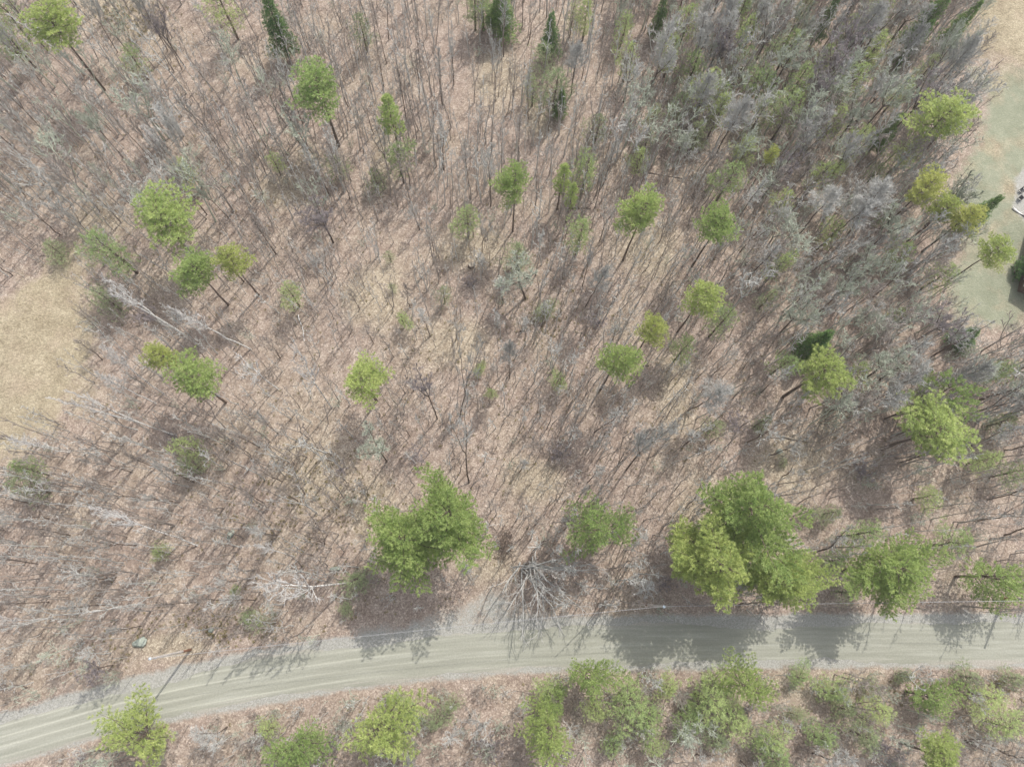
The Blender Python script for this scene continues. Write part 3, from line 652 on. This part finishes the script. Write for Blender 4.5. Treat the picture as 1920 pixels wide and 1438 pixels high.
for a in [
 ('birch2', (343, 627), (175, 515), 2.6, 'white birch with wide forked crown reaching over the dry field edge', 'the forked white birch'),
 ('birch0', (470, 655), (300, 575), 1.9, 'long thin white birch crossing behind the forked birch beside the field', None),
 ('birch1', (307, 738), (195, 640), 1.9, 'white birch with brush like crown left of the yellowest round pine', 'the brush birch'),
 ('birch0', (293, 757), (170, 698), 1.9, 'white birch lying nearly flat in view, just below the brush crowned one', None),
 ('birch2', (330, 817), (62, 718), 1.8, 'longest pale trunk on the left pointing across the dry grass', 'the longest pale trunk'),
 ('birch1', (130, 848), (10, 815), 1.6, 'pale birch at the left edge below the dry grass', None),
 ('birch1', (370, 1023), (150, 955), 1.7, 'forked white birch in the lower left woods above the boulder', 'the lower left forked birch'),
 ('birch0', (552, 1043), (478, 1020), 1.3, 'short white twin stem lying left of the bare fan shaped shrub', None),
 ('birch0', (125, 1161), (-60, 1161), 1.2, 'straight white trunk lying level at the left edge above the road', None),
 ('birch1', (345, 330), (268, 235), 1.6, 'slim pale birch in the upper left woods above the broad bushy pine', None),
 ('birch0', (445, 165), (415, 95), 1.6, 'pale forked birch left of the wide upper pine near the top', None),
 ('birch1', (400, 60), (355, 0), 1.6, 'pale birch cut by the top edge on the left', None),
 ('birch2', (160, 140), (25, 20), 2.6, 'large pale birch leaning into the upper left corner', None),
 ('birch1', (1000, 290), (1030, 245), 1.4, None, None)]:
    if a[4]: bare_px(a[0], a[1], a[2], a[3], a[4], a[5], name='birch_tree', group=GBi)
GD = 'pale dead crowned trees'
for a in [
 ('snag1', (522, 730), (452, 682), 3.0, 'bone white dead tree with bent trunk between two wide pines', 'the bone white dead tree'),
 ('snag0', (622, 765), (548, 672), 2.8, 'white forked dead tree left of the flat topped pine', 'the white forked dead tree'),
 ('snag0', (655, 1092), (500, 1120), 3.2, 'white sprawling dead tree lying left of the huge twin pine', 'the white sprawling tree'),
 ('snag1', (590, 1102), (470, 1088), 2.4, 'thin white dead tree just above the sprawling one by the road', None),
 ('snag0', (1015, 330), (1042, 272), 1.6, 'small white dead tree right of the upper centre pine', None),
 ('wide1', (985, 560), (960, 490), 4.2, 'large grey crowned bare tree at the very centre with dark base', 'the large central grey crown'),
 ('wide0', (1098, 575), (1140, 498), 2.3, 'bare tree with tight bluish white crown right of the central grey crown', 'the bluish white crown'),
 ('wide3', (625, 455), (588, 385), 3.6, 'bare tree with round bluish crown in the left centre woods', 'the round bluish crown'),
 ('wide2', (1205, 190), (1268, 65), 3.4, 'whitish branching crown near the top edge, right of centre', 'the whitish top crown'),
 ('wide0', (1070, 180), (1092, 80), 2.8, 'white branching bare crown above the dark evergreen cluster at the top', None),
 ('wide3', (820, 785), (783, 688), 2.2, 'bare tree with soft bluish grey crown right of the flat topped pine', 'the soft bluish grey crown'),
 ('wide0', (955, 710), (960, 640), 1.8, 'small bare tree with whitish tip in the lower centre', 'the whitish tipped tree'),
 ('wide1', (725, 865), (690, 822), 3.2, 'grey spreading bare tree above the huge twin pine at left', 'the grey spreading tree'),
 ('crook1', (880, 905), (865, 720), 2.6, 'dark crooked tree with long bare stem above the huge twin pine', None),
 ('crook0', (862, 790), (890, 610), 2.4, 'dark crooked forked tree in the lower centre', None),
 ('clump1', (1160, 870), (1205, 790), 2.2, 'cluster of dark leaning stems below the long trunked pine', None),
 ('wide2', (1175, 880), (1240, 800), 3.0, 'pale grey wide crown lower right of the long trunked pine', 'the pale grey wide crown'),
 ('wide0', (1290, 770), (1350, 730), 3.4, 'grey spreading crown right of the bare litter strip', None),
 ('clump0', (610, 1020), (575, 985), 1.8, 'fan shaped bare shrub like tree with several dark stems in tan litter', 'the fan shaped tree')]:
    bare_px(a[0], a[1], a[2], a[3], a[4], a[5], group=GD if 'dead' in a[4] else None)
L(265, 1203, 'the large grey boulder'); L(320, 1230, 'the left utility pole'); L(1040, 1100, 'the draping grey tree'); L(945, 1020, 'the dark brush pile')
L(80, 620, 'the dry grass field'); L(1480, 860, 'the tan litter patch'); L(900, 150, 'the upper tan litter patch')
p = at(985, 1058)
put_bare('drape', p[0], p[1], 8, 4.6, rz=0, tilt=(0, 0), label='big grey multi-stemmed bare tree draping its branches towards the road', name='bare_tree')
for px, py, H, S, lab in [
 (1050, 850, 3.2, 2.4, 'purplish grey bare shrub in the lower centre right of the litter'),
 (640, 880, 2.5, 1.9, 'dark purple bare shrub on tan litter below the dead trees'),
 (780, 855, 3.0, 2.2, 'lilac grey bare shrub above the huge twin pine'),
 (1120, 600, 2.8, 2.6, 'low brown grey bare shrub left of the narrower pine of the pair'),
 (325, 820, 2.2, 1.6, 'small dark bare shrub left of the dull sapling pair'),
 (1245, 1095, 3.4, 2.0, 'pale star branched shrub left of the three crowded pines'),
 (880, 530, 1.6, 1.8, 'low dark brush beside the mossy stump'),
 (920, 1400, 3.5, 2.8, 'grey bare shrub at the bottom edge left of the oval pine'),
 (620, 1400, 3.5, 2.4, 'grey twiggy shrub at the bottom edge between two light pines'),
 (270, 590, 3.0, 3.0, 'dark tangled shrub below the forked white birch'),
 (1620, 880, 3.2, 3.0, 'purple grey tangled shrub left of the broad pine on the right'),
 (1380, 790, 3.0, 2.8, 'dark grey tangled shrub below the ragged yellow green pine'),
 (1660, 1400, 3.2, 3.2, 'pale lilac wide shrub at the bottom left of the last yellow pine'),
 (1400, 1330, 2.0, 1.6, 'small grey bush under the fluffy pale pine'),
 (150, 1420, 3.0, 1.6, 'thin dark bare shrub against the pale road in the lower left corner')]:
    p = at(px, py, H * .4); put_bare('bush%d' % RR.randint(0, 1), p[0], p[1], H, S, label=lab, name='bare_shrub', tilt=(0, 0), group='bare shrubs under the trees')

# ------------------------------------------------------------------ filling the woods
def inside(px, py, poly, m=0):
    return float(pdist(np.array([px]), np.array([py]), poly)[0]) > -m
def clear(px, py, x, y, strict=True):
    if road_dist(np.array([x]), np.array([y]))[0] < (1.5 if strict else .8): return False
    if inside(px, py, FIELD, 4) or inside(px, py, BEIGE, 0) or inside(px, py, PATIO, 20): return False
    if inside(px, py, PULL, 6) or math.hypot(px - 1930, py - 500) < 90: return False
    if strict and (inside(px, py, LAWN, 70) or inside(px, py, BEIGE, 55)): return False
    if inside(px, py, LAWN, 34): return False
    if math.hypot((px - 330), (py - 1225) * 1.6) < 80: return False
    return True
def region(px, py):
    """density, kinds, height range, crown spread range"""
    if py > 1180:
        return (1.3 if px > 880 else 1.15), ('small', 'crook', 'wide', 'clump'), (5, 9), (1.6, 2.6)
    if py > 790 and px < 660: return 1.15, ('slim', 'slim', 'slim', 'fork'), (9, 14), (1.2, 1.9)
    if px > 1480 and py < 800 or px > 1150 and py < 330: return 1.45, ('wide', 'wide', 'fork', 'wide'), (11, 15), (2.4, 3.4)
    if px > 1350 and py < 640: return 1.1, ('wide', 'fork', 'slim'), (10, 14.5), (1.8, 2.9)
    if px > 1180 and py > 800: return 1.05, ('fork', 'slim', 'crook'), (9, 13), (1.8, 2.8)
    if px > 1000 and py > 230: return 1.1, ('slim', 'slim', 'fork', 'small'), (9, 14), (1.1, 2.0)
    if py < 430 and px < 620: return .85, ('slim', 'slim', 'fork', 'wide'), (11, 15), (1.2, 2.1)
    if py < 420: return .9, ('slim', 'slim', 'fork', 'crook'), (11, 15), (1.2, 2.1)
    return .85, ('small', 'crook', 'slim', 'small'), (7, 11), (1.2, 2.2)
VAR = {'slim': 4, 'fork': 2, 'wide': 4, 'small': 3, 'crook': 2, 'clump': 2}
n_ind = sum(1 for o in bpy.data.objects if o.name.startswith(('bare_tree', 'birch_tree')))
want = 298 - n_ind; tries = 0; spots = list(USED)
fr = random.Random(4242)
while want > 0 and tries < 40000:
    tries += 1
    x = fr.uniform(-92, 100); y = fr.uniform(-27, 105)
    px, py = map(float, pj(x, y, 0))
    if not (-25 < px < 1945 and -15 < py < 1460): continue
    if not clear(px, py, x, y): continue
    d, kinds, hr, sr = region(px, py)
    if fr.random() > d / 1.5: continue
    md = 2.7 / math.sqrt(d)
    if any((x - a) ** 2 + (y - b_) ** 2 < (md if c_ >= 1 else c_ + .5) ** 2 for a, b_, c_ in spots): continue
    k = fr.choice(kinds); key = k + str(fr.randrange(VAR[k])); H = fr.uniform(*hr); S = fr.uniform(*sr)
    if k == 'wide' : S *= 1.15
    if k == 'small': H *= .8
    lk = {'slim': 'slim', 'fork': 'forked', 'wide': 'wide crowned', 'small': 'short thin', 'crook': 'crooked', 'clump': 'many stemmed'}[k]
    put_bare(key, x, y, H, S, look=lk + ' bare tree', group='leafless trees filling the woods')
    spots.append((x, y, 1.0)); want -= 1

# the remaining stems: too many to count, one mesh
LOW = []
for i in range(20):
    if i >= 16: kw = dict(seed=200 + i, H=3, r0=.03, cs=.1, spread=1.5, nb=22, leaders=6, wig=.05, elev=40, l2=4, l3=3, tw=.013, split=.01)
    elif i < 8: kw = dict(seed=200 + i, H=8, r0=.06, cs=.4, spread=1.0, nb=9, leaders=1 + (i % 4 == 3), wig=.006 + .012 * (i % 3), elev=55, l2=3, l3=2, tw=.014)
    else: kw = dict(seed=200 + i, H=8, r0=.075, cs=.5, spread=1.9, nb=14, leaders=1 + i % 3, wig=.015, elev=42, l2=5, l3=3, tw=.017)
    T, B = bare(**kw); v1, f1 = T.arrays(); v2, f2 = B.arrays()
    LOW.append((np.concatenate([v1, v2]), np.concatenate([f1, f2 + len(v1)])))
VS = []; FS = []; MI = []; nv = 0; cnt = 0; tries = 0; rs = np.random.RandomState(9)
while cnt < 7200 and tries < 140000:
    tries += 1
    x = fr.uniform(-100, 112); y = fr.uniform(-34, 112)
    px, py = map(float, pj(x, y, 0))
    if not (-120 < px < 2040 and -60 < py < 1560): continue
    if not clear(px, py, x, y, False): continue
    d, _, hr, _ = region(px, py)
    if py > 1250: d *= 3.2
    if any((x - a_) ** 2 + (y - b_) ** 2 < (c_ * .62) ** 2 for a_, b_, c_ in USED if c_ > 1.1): continue
    if px < 1350 and 250 < py < 1150: d *= 1.9
    if px < 560 and py > 760: d *= 1.5
    if px > 1150 and py < 800: d *= 1.35
    if fr.random() > d / 1.9: continue
    wide_ = 'wide' in region(px, py)[1] and fr.random() < (.6 if px > 1150 else .22)
    if fr.random() < (.5 if py > 1240 else .25 if px > 1250 else 0) or fr.random() < (.0 if py > 1240 or px > 1250 else .07):
        v, f = LOW[rs.randint(16, 20)]; H = 3.0; k = fr.uniform(.7, 1.4)
        FIX = k * fr.uniform(.6, 1.1)
    else: FIX = None
    if FIX is None: v, f = LOW[rs.randint(8, 16) if wide_ else rs.randint(8)]; H = fr.uniform(hr[0] * .4, hr[1] * (.82 if px > 1150 and py < 800 else .9)); k = H / 8; s = k * fr.uniform(.8, 1.4)
    if FIX is not None: s = FIX
    a = fr.random() * 6.28; q = np.stack([(v[:, 0] * math.cos(a) - v[:, 1] * math.sin(a)) * s, (v[:, 0] * math.sin(a) + v[:, 1] * math.cos(a)) * s, v[:, 2] * k], 1)
    q[:, 0] += q[:, 2] * fr.gauss(0, .06) + x; q[:, 1] += q[:, 2] * fr.gauss(0, .06) + y; q[:, 2] += float(gz(x, y))
    VS.append(q); FS.append(f + nv); nv += len(q); cnt += 1; MI.append(np.full(len(f), rs.randint(3) if (wide_ or FIX is not None or py > 1240) else int(rs.rand() < .45)))
th_me = mesh_from('sapling_thicket', np.concatenate(VS), np.concatenate(FS), M_twigb)
th_me.materials.append(M_twig); th_me.materials.append(M_lich)
th_me.polygons.foreach_set('material_index', np.concatenate(MI).astype(np.int32))
tag(mesh_obj('sapling_thicket', th_me),
    'countless thin leafless saplings standing between the larger trees', 'saplings', kind='stuff')

# twigs lying on the litter
T = Tubes(); n = 0
while n < 3200:
    x = fr.uniform(-95, 105); y = fr.uniform(-30, 108); px, py = map(float, pj(x, y, 0))
    if not (-60 < px < 1980 and -40 < py < 1480) or not clear(px, py, x, y): continue
    a = fr.random() * 6.28; L_ = fr.uniform(.5, 2.6); P = []
    for i in range(4):
        s = i / 3 * L_; xx = x + math.cos(a) * s + fr.gauss(0, .05); yy = y + math.sin(a) * s + fr.gauss(0, .05)
        P.append((xx, yy, float(gz(xx, yy)) + .03 + .06 * fr.random()))
    T.add(P, [.022, .018, .014, .006], 3); n += 1
tag(mesh_obj('fallen_twigs', T.mesh('fallen_twigs', M_twigb)), 'loose dead twigs strewn over the leaf litter', 'twigs', kind='stuff')

# low ground growth: small mossy and grassy tufts
rs = np.random.RandomState(31); C = []
for (cx, cy, sx_, sy_, n) in [(900, 700, 500, 300, 500), (560, 940, 160, 90, 260), (400, 1180, 120, 40, 220), (250, 40, 60, 30, 260), (700, 1230, 300, 200, 200), (1020, 600, 60, 40, 120), (1750, 1290, 180, 30, 300), (330, 1240, 200, 50, 200), (1450, 700, 300, 250, 200), (300, 300, 250, 200, 250)]:
    for _ in range(n):
        px, py = cx + rs.randn() * sx_ * .6, cy + rs.randn() * sy_ * .6; p = at0(px, py)
        if clear(px, py, p[0], p[1]): C.append((p[0], p[1], float(gz(p[0], p[1])) + .05))
V, F = blades(rs, np.array(C), np.tile([0, 0, .6], (len(C), 1)), 22, .26, .02, .8)
M_tuft = needles('dead_grass', (.20, .17, .07), (.33, .29, .13), (.44, .38, .2), .2)
tag(mesh_obj('grass_tufts', mesh_from('grass_tufts', V, F, M_tuft)), 'tufts of dull yellow green grass and moss in the litter', 'grass', kind='stuff')

# ------------------------------------------------------------------ labels for the look-alikes
ORD = ['nearest', 'second nearest', 'third nearest', 'fourth nearest', 'fifth nearest', 'sixth nearest', 'seventh nearest', 'eighth nearest', 'ninth nearest', 'tenth nearest', 'eleventh nearest', 'twelfth nearest', 'thirteenth nearest', 'fourteenth nearest', 'fifteenth nearest']
DIRS = ['right of', 'upper right of', 'above', 'upper left of', 'left of', 'lower left of', 'below', 'lower right of']
buck = {}
for r_ in TREES:
    best = min(LM, key=lambda l: math.hypot(l[0] - r_['px'], l[1] - r_['py']))
    a = math.degrees(math.atan2(-(r_['py'] - best[1]), r_['px'] - best[0])) % 360
    k = (best[2], int(((a + 22.5) % 360) // 45), r_['look'])
    buck.setdefault(k, []).append((math.hypot(best[0] - r_['px'], best[1] - r_['py']), r_))
for (ln_, di, lk), lst in buck.items():
    lst.sort(key=lambda q: q[0])
    for i, (_, r_) in enumerate(lst):
        r_['o']['label'] = '%s, %s %s %s' % (lk, ORD[min(i, 14)], DIRS[di], ln_)

# ------------------------------------------------------------------ power line
M_pole = bark('weathered_pole', (.40, .36, .33), (.55, .51, .48), .1)
m, t, b = new_mat('pole_base_stain', .8); b.inputs['Base Color'].default_value = (.24, .13, .085, 1); M_stain = m
m, t, b = new_mat('pole_metal', .4, .5); b.inputs['Base Color'].default_value = (.55, .62, .68, 1); b.inputs['Metallic'].default_value = .6; M_metal = m
m, t, b = new_mat('cable', .5, .4); b.inputs['Base Color'].default_value = (.34, .335, .34, 1); M_cable = m
POLES = []
def pole(x, y, label, H=10.0):
    z = float(gz(x, y)); e = empty('utility_pole', (x, y, z))
    T = Tubes(); T.add([(0, 0, 2.2), (0, 0, 5), (0, 0, H)], [.145, .13, .11], 12); T.add([(0, 0, H), (0, 0, H + .005)], [.11, .001], 12)
    mesh_obj('shaft', T.mesh('shaft', M_pole, True), e)
    T = Tubes(); T.add([(0, 0, -.2), (0, 0, 1), (0, 0, 2.2)], [.165, .155, .148], 12); mesh_obj('lower_shaft', T.mesh('lower_shaft', M_stain, True), e)
    T = Tubes(); T.add([(0, 0, H - .02), (0, 0, H + .12)], [.15, .15], 12); T.add([(0, 0, H + .12), (0, 0, H + .22)], [.15, .02], 12)
    mesh_obj('pole_cap', T.mesh('pole_cap', M_metal, True), e)
    T = Tubes(); T.add([(.1, 0, H - .6), (.32, 0, H - .55)], [.03, .03], 6); T.add([(.32, 0, H - .62), (.32, 0, H - .3)], [.05, .035], 8)
    mesh_obj('insulator', T.mesh('insulator', M_metal), e)
    tag(e, label, 'utility pole', 'wooden poles of the power line'); POLES.append((x, y, z + H - .3))
p = at(357, 1218); pole(p[0], p[1], 'pale wooden utility pole with reddish base left of the road bend')
p = at0(1245, 1137, 10); pole(p[0], p[1], 'wooden utility pole in the brush left of the three crowded pines')
p = at(1881, 1122); pole(p[0], p[1], 'dark wooden utility pole at the right edge under the rightmost pine')
for i in range(2):
    a, b_ = np.array(POLES[i]), np.array(POLES[i + 1])
    for j, (dz, rr_) in enumerate(((0, .014), (-.9, .008))):
        P = []
        for k in range(25):
            s = k / 24; q = a * (1 - s) + b_ * s; q[2] += dz - 1.1 * 4 * s * (1 - s) * (1.15 if j else 1); P.append(q - a)
        T = Tubes(); T.add(P, [rr_] * 25, 5); o = mesh_obj('power_cable', T.mesh('power_cable', M_cable, True), loc=a)
        tag(o, ('thick pale' if j == 0 else 'thin lower') + ' cable strung from ' + ('the left pole to the middle pole' if i == 0 else 'the middle pole to the right edge pole'), 'cable', 'cables of the power line')

# ------------------------------------------------------------------ boulders, stump, logs, brush pile
m, t, b = new_mat('lichen_rock', .9)
oc = objco(t); t.links.new(ramp(t, noise(t, oc, 2.5, 5, .65), [(.3, (.20, .22, .19)), (.6, (.33, .36, .31)), (.8, (.44, .46, .42))]), b.inputs['Base Color']); M_rock = m
import bmesh
def boulder(px, py, sx_, sy_, sz_, rz, label, seed):
    bm = bmesh.new(); bmesh.ops.create_icosphere(bm, subdivisions=4, radius=1); r = np.random.RandomState(seed)
    pl = [(unit(r.randn(3)), .6 + .25 * r.rand()) for _ in range(11)]; ph = r.rand(6) * 6
    for v in bm.verts:
        c = np.array(v.co)
        for n_, d_ in pl:
            k = c @ n_
            if k > d_: c = c - n_ * (k - d_) * .97
        c *= 1 + .03 * math.sin(c[0] * 9 + ph[0]) * math.sin(c[1] * 8 + ph[1]) + .02 * math.sin(c[2] * 17 + ph[2] + c[0] * 13)
        v.co = (c[0] * sx_, c[1] * sy_, c[2] * sz_)
    me = bpy.data.meshes.new('boulder'); bm.to_mesh(me); bm.free(); me.materials.append(M_rock)
    p = at(px, py); o = mesh_obj('boulder', me, loc=(p[0], p[1], p[2] + sz_ * .35)); o.rotation_euler = (0, 0, rz)
    tag(o, label, 'boulder', 'grey boulders in the litter')
boulder(265, 1203, .95, .62, .55, .35, 'largest flat grey green boulder left of the utility pole', 1)
boulder(432, 1003, .42, .85, .5, -.3, 'upright grey boulder in the lower left woods', 2)
boulder(396, 1181, .4, .35, .3, .2, 'small round brown grey stone in grass above the pole', 3)
boulder(1461, 846, .55, .35, .35, .5, 'dark green grey stone above the three crowded pines', 4)
boulder(630, 1066, .8, .3, .35, .25, 'low dark stone beside the white sprawling tree', 5)
p = at(884, 499)
T = Tubes(); e = empty('tree_stump', p); T.add([(0, 0, -.1), (0, 0, .1), (0, 0, .5)], [.55, .45, .4], 14)
mesh_obj('stump_body', T.mesh('stump_body', M_trunk), e)
T = Tubes(); T.add([(0, 0, .48), (0, 0, .53)], [.41, .38], 14); T.add([(0, 0, .53), (0, 0, .531)], [.38, .002], 14); mesh_obj('cut_face', T.mesh('cut_face', M_log), e)
tag(e, 'mossy brown tree stump in the centre above dark brush', 'stump')
for i, (a, b_, r_, lab) in enumerate([
 ((507, 850), (535, 893), .13, 'pale peeled log on the tan litter left of centre'),
 ((1462, 818), (1535, 830), .12, 'long pale log lying on the right tan litter'),
 ((640, 575), (674, 498), .09, 'thin straw coloured pole lying upright in view, centre left'),
 ((860, 905), (888, 875), .10, 'short dark log right above the huge twin pine'),
 ((1068, 392), (1108, 391), .09, 'short level dark log above the pale saplings'),
 ((1190, 322), (1280, 335), .10, 'long dark level log in the upper right slope'),
 ((1480, 372), (1530, 378), .12, 'dark log under the grey canopy on the right'),
 ((727, 730), (745, 760), .07, 'short straw coloured stick right of the flat topped pine'),
 ((1300, 370), (1340, 350), .08, 'thin dark log beside the lime star shaped pine'),
 ((1897, 390), (1925, 412), .16, 'white barked log on the edge of the lawn by the patio'),
 ((560, 590), (572, 640), .08, 'thin pale log in the woods upper right of the bone white tree'),
 ((905, 1032), (875, 1072), .10, 'pale broken log beside the right half of the huge twin pine')]):
    p, q = at(*a), at(*b_); d = q - p; P = [d * s + np.array([0, 0, r_ * .8 + .05 * math.sin(s * 9)]) + np.array([math.sin(s * 7 + i) * .08, math.cos(s * 5 + i) * .08, 0]) for s in np.linspace(0, 1, 7)]
    T = Tubes(); T.add(P, np.linspace(r_, r_ * .55, 7), 8); T.add([P[3], P[3] + np.array([.5, .3, .35])], [r_ * .4, r_ * .15], 5); T.add([P[5], P[5] + np.array([-.3, .4, .25])], [r_ * .3, r_ * .1], 5)
    tag(mesh_obj('fallen_log', T.mesh('fallen_log', M_trunk if 'dark' in lab else (M_birch if 'white' in lab else M_log)), loc=p), lab, 'log', 'logs lying on the forest floor')
rs = np.random.RandomState(8); T = Tubes(); p = at(945, 1022)
for i in range(150):
    a = rs.rand() * 6.28; r_ = abs(rs.randn()) * 1.0; z0 = rs.rand() * 1.3 * max(0, 1 - r_ / 3)
    c = np.array([math.cos(a) * r_ * .8, math.sin(a) * r_ * 1.2, z0 + .05]); d = unit(np.array([rs.randn(), rs.randn(), rs.randn() * .35])); l_ = .6 + rs.rand() * 1.4
    Q = grow(rs, c - d * l_ / 2, d, l_, 3, 0, .15); Q[:, 2] = np.maximum(Q[:, 2], .02); T.add(Q, [.035, .028, .02, .008], 4)
tag(mesh_obj('brush_pile', T.mesh('brush_pile', M_trunk), loc=p), 'dark heap of cut branches between the huge twin pine and the road', 'brush pile')

# ------------------------------------------------------------------ house corner and patio chairs at the right edge
m, t, b = new_mat('rust_roof', .7); oc = objco(t)
t.links.new(ramp(t, noise(t, oc, 3, 4), [(.3, (.16, .05, .03)), (.7, (.27, .09, .06))]), b.inputs['Base Color']); M_roof = m
m, t, b = new_mat('white_trim', .6); b.inputs['Base Color'].default_value = (.75, .76, .74, 1); M_trim = m
m, t, b = new_mat('dark_siding', .8); oc = objco(t)
t.links.new(ramp(t, noise(t, oc, 5, 3), [(.3, (.10, .07, .055)), (.7, (.17, .12, .10))]), b.inputs['Base Color']); M_side = m
m, t, b = new_mat('window_glass', .1, .5); b.inputs['Base Color'].default_value = (.05, .06, .07, 1); M_glass = m
A = at0(1921, 538, 2.3); B_ = at0(1935, 470, 2.3); dv = unit((B_ - A) * [1, 1, 0]); ang = math.atan2(dv[1], dv[0])
e = empty('wooden_house', (A[0], A[1], float(gz(A[0], A[1]))), ang - math.pi / 2)     # local +y along the eave, +x away from the woods
Lh, Wh, hw = 12.0, 8.0, 2.2
boxes('wall', [((Wh / 2 + .4, Lh / 2 + .4, hw / 2), (Wh / 2 - .1, Lh / 2 - .1, hw / 2 - .002))], M_side, e)
rv = [(0, 0, hw + .02), (0, Lh + .8, hw + .02), (Wh / 2 + .4, Lh + .8, hw + 2.2), (Wh / 2 + .4, 0, hw + 2.2), (Wh + .8, 0, hw + .02), (Wh + .8, Lh + .8, hw + .02)]
rv2 = [(x_, y_, z_ + .15) for x_, y_, z_ in rv]
roof = mesh_obj('roof', mesh_from('roof', np.array(rv + rv2), [(0, 3, 2, 1), (3, 4, 5, 2), (6, 7, 8, 9), (9, 8, 11, 10), (0, 1, 7, 6), (4, 10, 11, 5), (0, 6, 9, 3), (3, 9, 10, 4), (1, 2, 8, 7), (2, 5, 11, 8)], M_roof), e)
boxes('gutter', [((-.08, Lh / 2 + .4, hw + .12), (.07, Lh / 2 + .4, .08))], M_trim, e)
for yy in (2.5, 6.0, 9.5):
    f_ = boxes('window', [((.47, yy, 1.6), (.03, .5, .6))], M_trim, e); boxes('pane', [((.43, yy, 1.6), (.012, .42, .52))], M_glass, f_)
tag(e, 'corner of a rust brown roofed house with white gutter at the right edge', 'house')
p = at(1908, 508, .6); T, V, F = conifer(seed=5, H=1.5, R=.9, cb=.05, step=.2, per=8, nper=14, ln=.2)
e = put('dark_shrub', (('stem', T.mesh('stem', M_trunk)), ('foliage', mesh_from('foliage', V, F, M_spru))), (p[0], p[1], float(gz(p[0], p[1]))), 0, (1, 2.0, 1)); e.rotation_euler = (0, 0, ang - math.pi / 2)
tag(e, 'dark low evergreen shrub against the wall of the rust roofed house', 'shrub')
m, t, b = new_mat('dark_chair', .6); b.inputs['Base Color'].default_value = (.05, .05, .055, 1); M_chair = m
for (px, py, rz, lab) in ((1913, 360, .4, 'upper of two dark garden chairs on the pale patio'), (1911, 374, 2.2, 'lower of two dark garden chairs on the pale patio')):
    p = at(px, py); e = empty('garden_chair', p, rz)
    boxes('seat', [((0, 0, .42), (.27, .27, .02))], M_chair, e)
    boxes('backrest', [((x_, .27, .72), (.04, .015, .28)) for x_ in (-.2, -.1, 0, .1, .2)] + [((0, .27, 1.02), (.27, .02, .03))], M_chair, e)
    for sx_ in (-1, 1):
        for sy_ in (-1, 1): boxes('leg', [((.24 * sx_, .24 * sy_, .2), (.025, .025, .198))], M_chair, e)
        boxes('armrest', [((.29 * sx_, 0, .62), (.035, .27, .015)), ((.29 * sx_, -.22, .51), (.02, .02, .095))], M_chair, e)
    tag(e, lab, 'chair', 'garden chairs on the patio')

# ------------------------------------------------------------------ added to lift dark tones and mute colours: thin haze
m = bpy.data.materials.new('veil_volume'); m.use_nodes = True; t = m.node_tree; t.nodes.clear()
vp = t.nodes.new('ShaderNodeVolumePrincipled'); vp.inputs['Color'].default_value = (.93, .96, 1, 1); vp.inputs['Density'].default_value = .00022
vo_ = t.nodes.new('ShaderNodeOutputMaterial'); t.links.new(vp.outputs[0], vo_.inputs['Volume'])
o = boxes('veil', [((0, 0, 44.5), (2700, 2700, 46.0))], m); tag(o, 'thin pale haze added over the whole wood to lift the dark tones', 'veil', kind='stuff')
SC.cycles.volume_bounces = 0

print('objects', len(bpy.data.objects), 'bare', sum(1 for o in bpy.data.objects if o.name.startswith(('bare_tree', 'birch_tree'))), 'left', want)
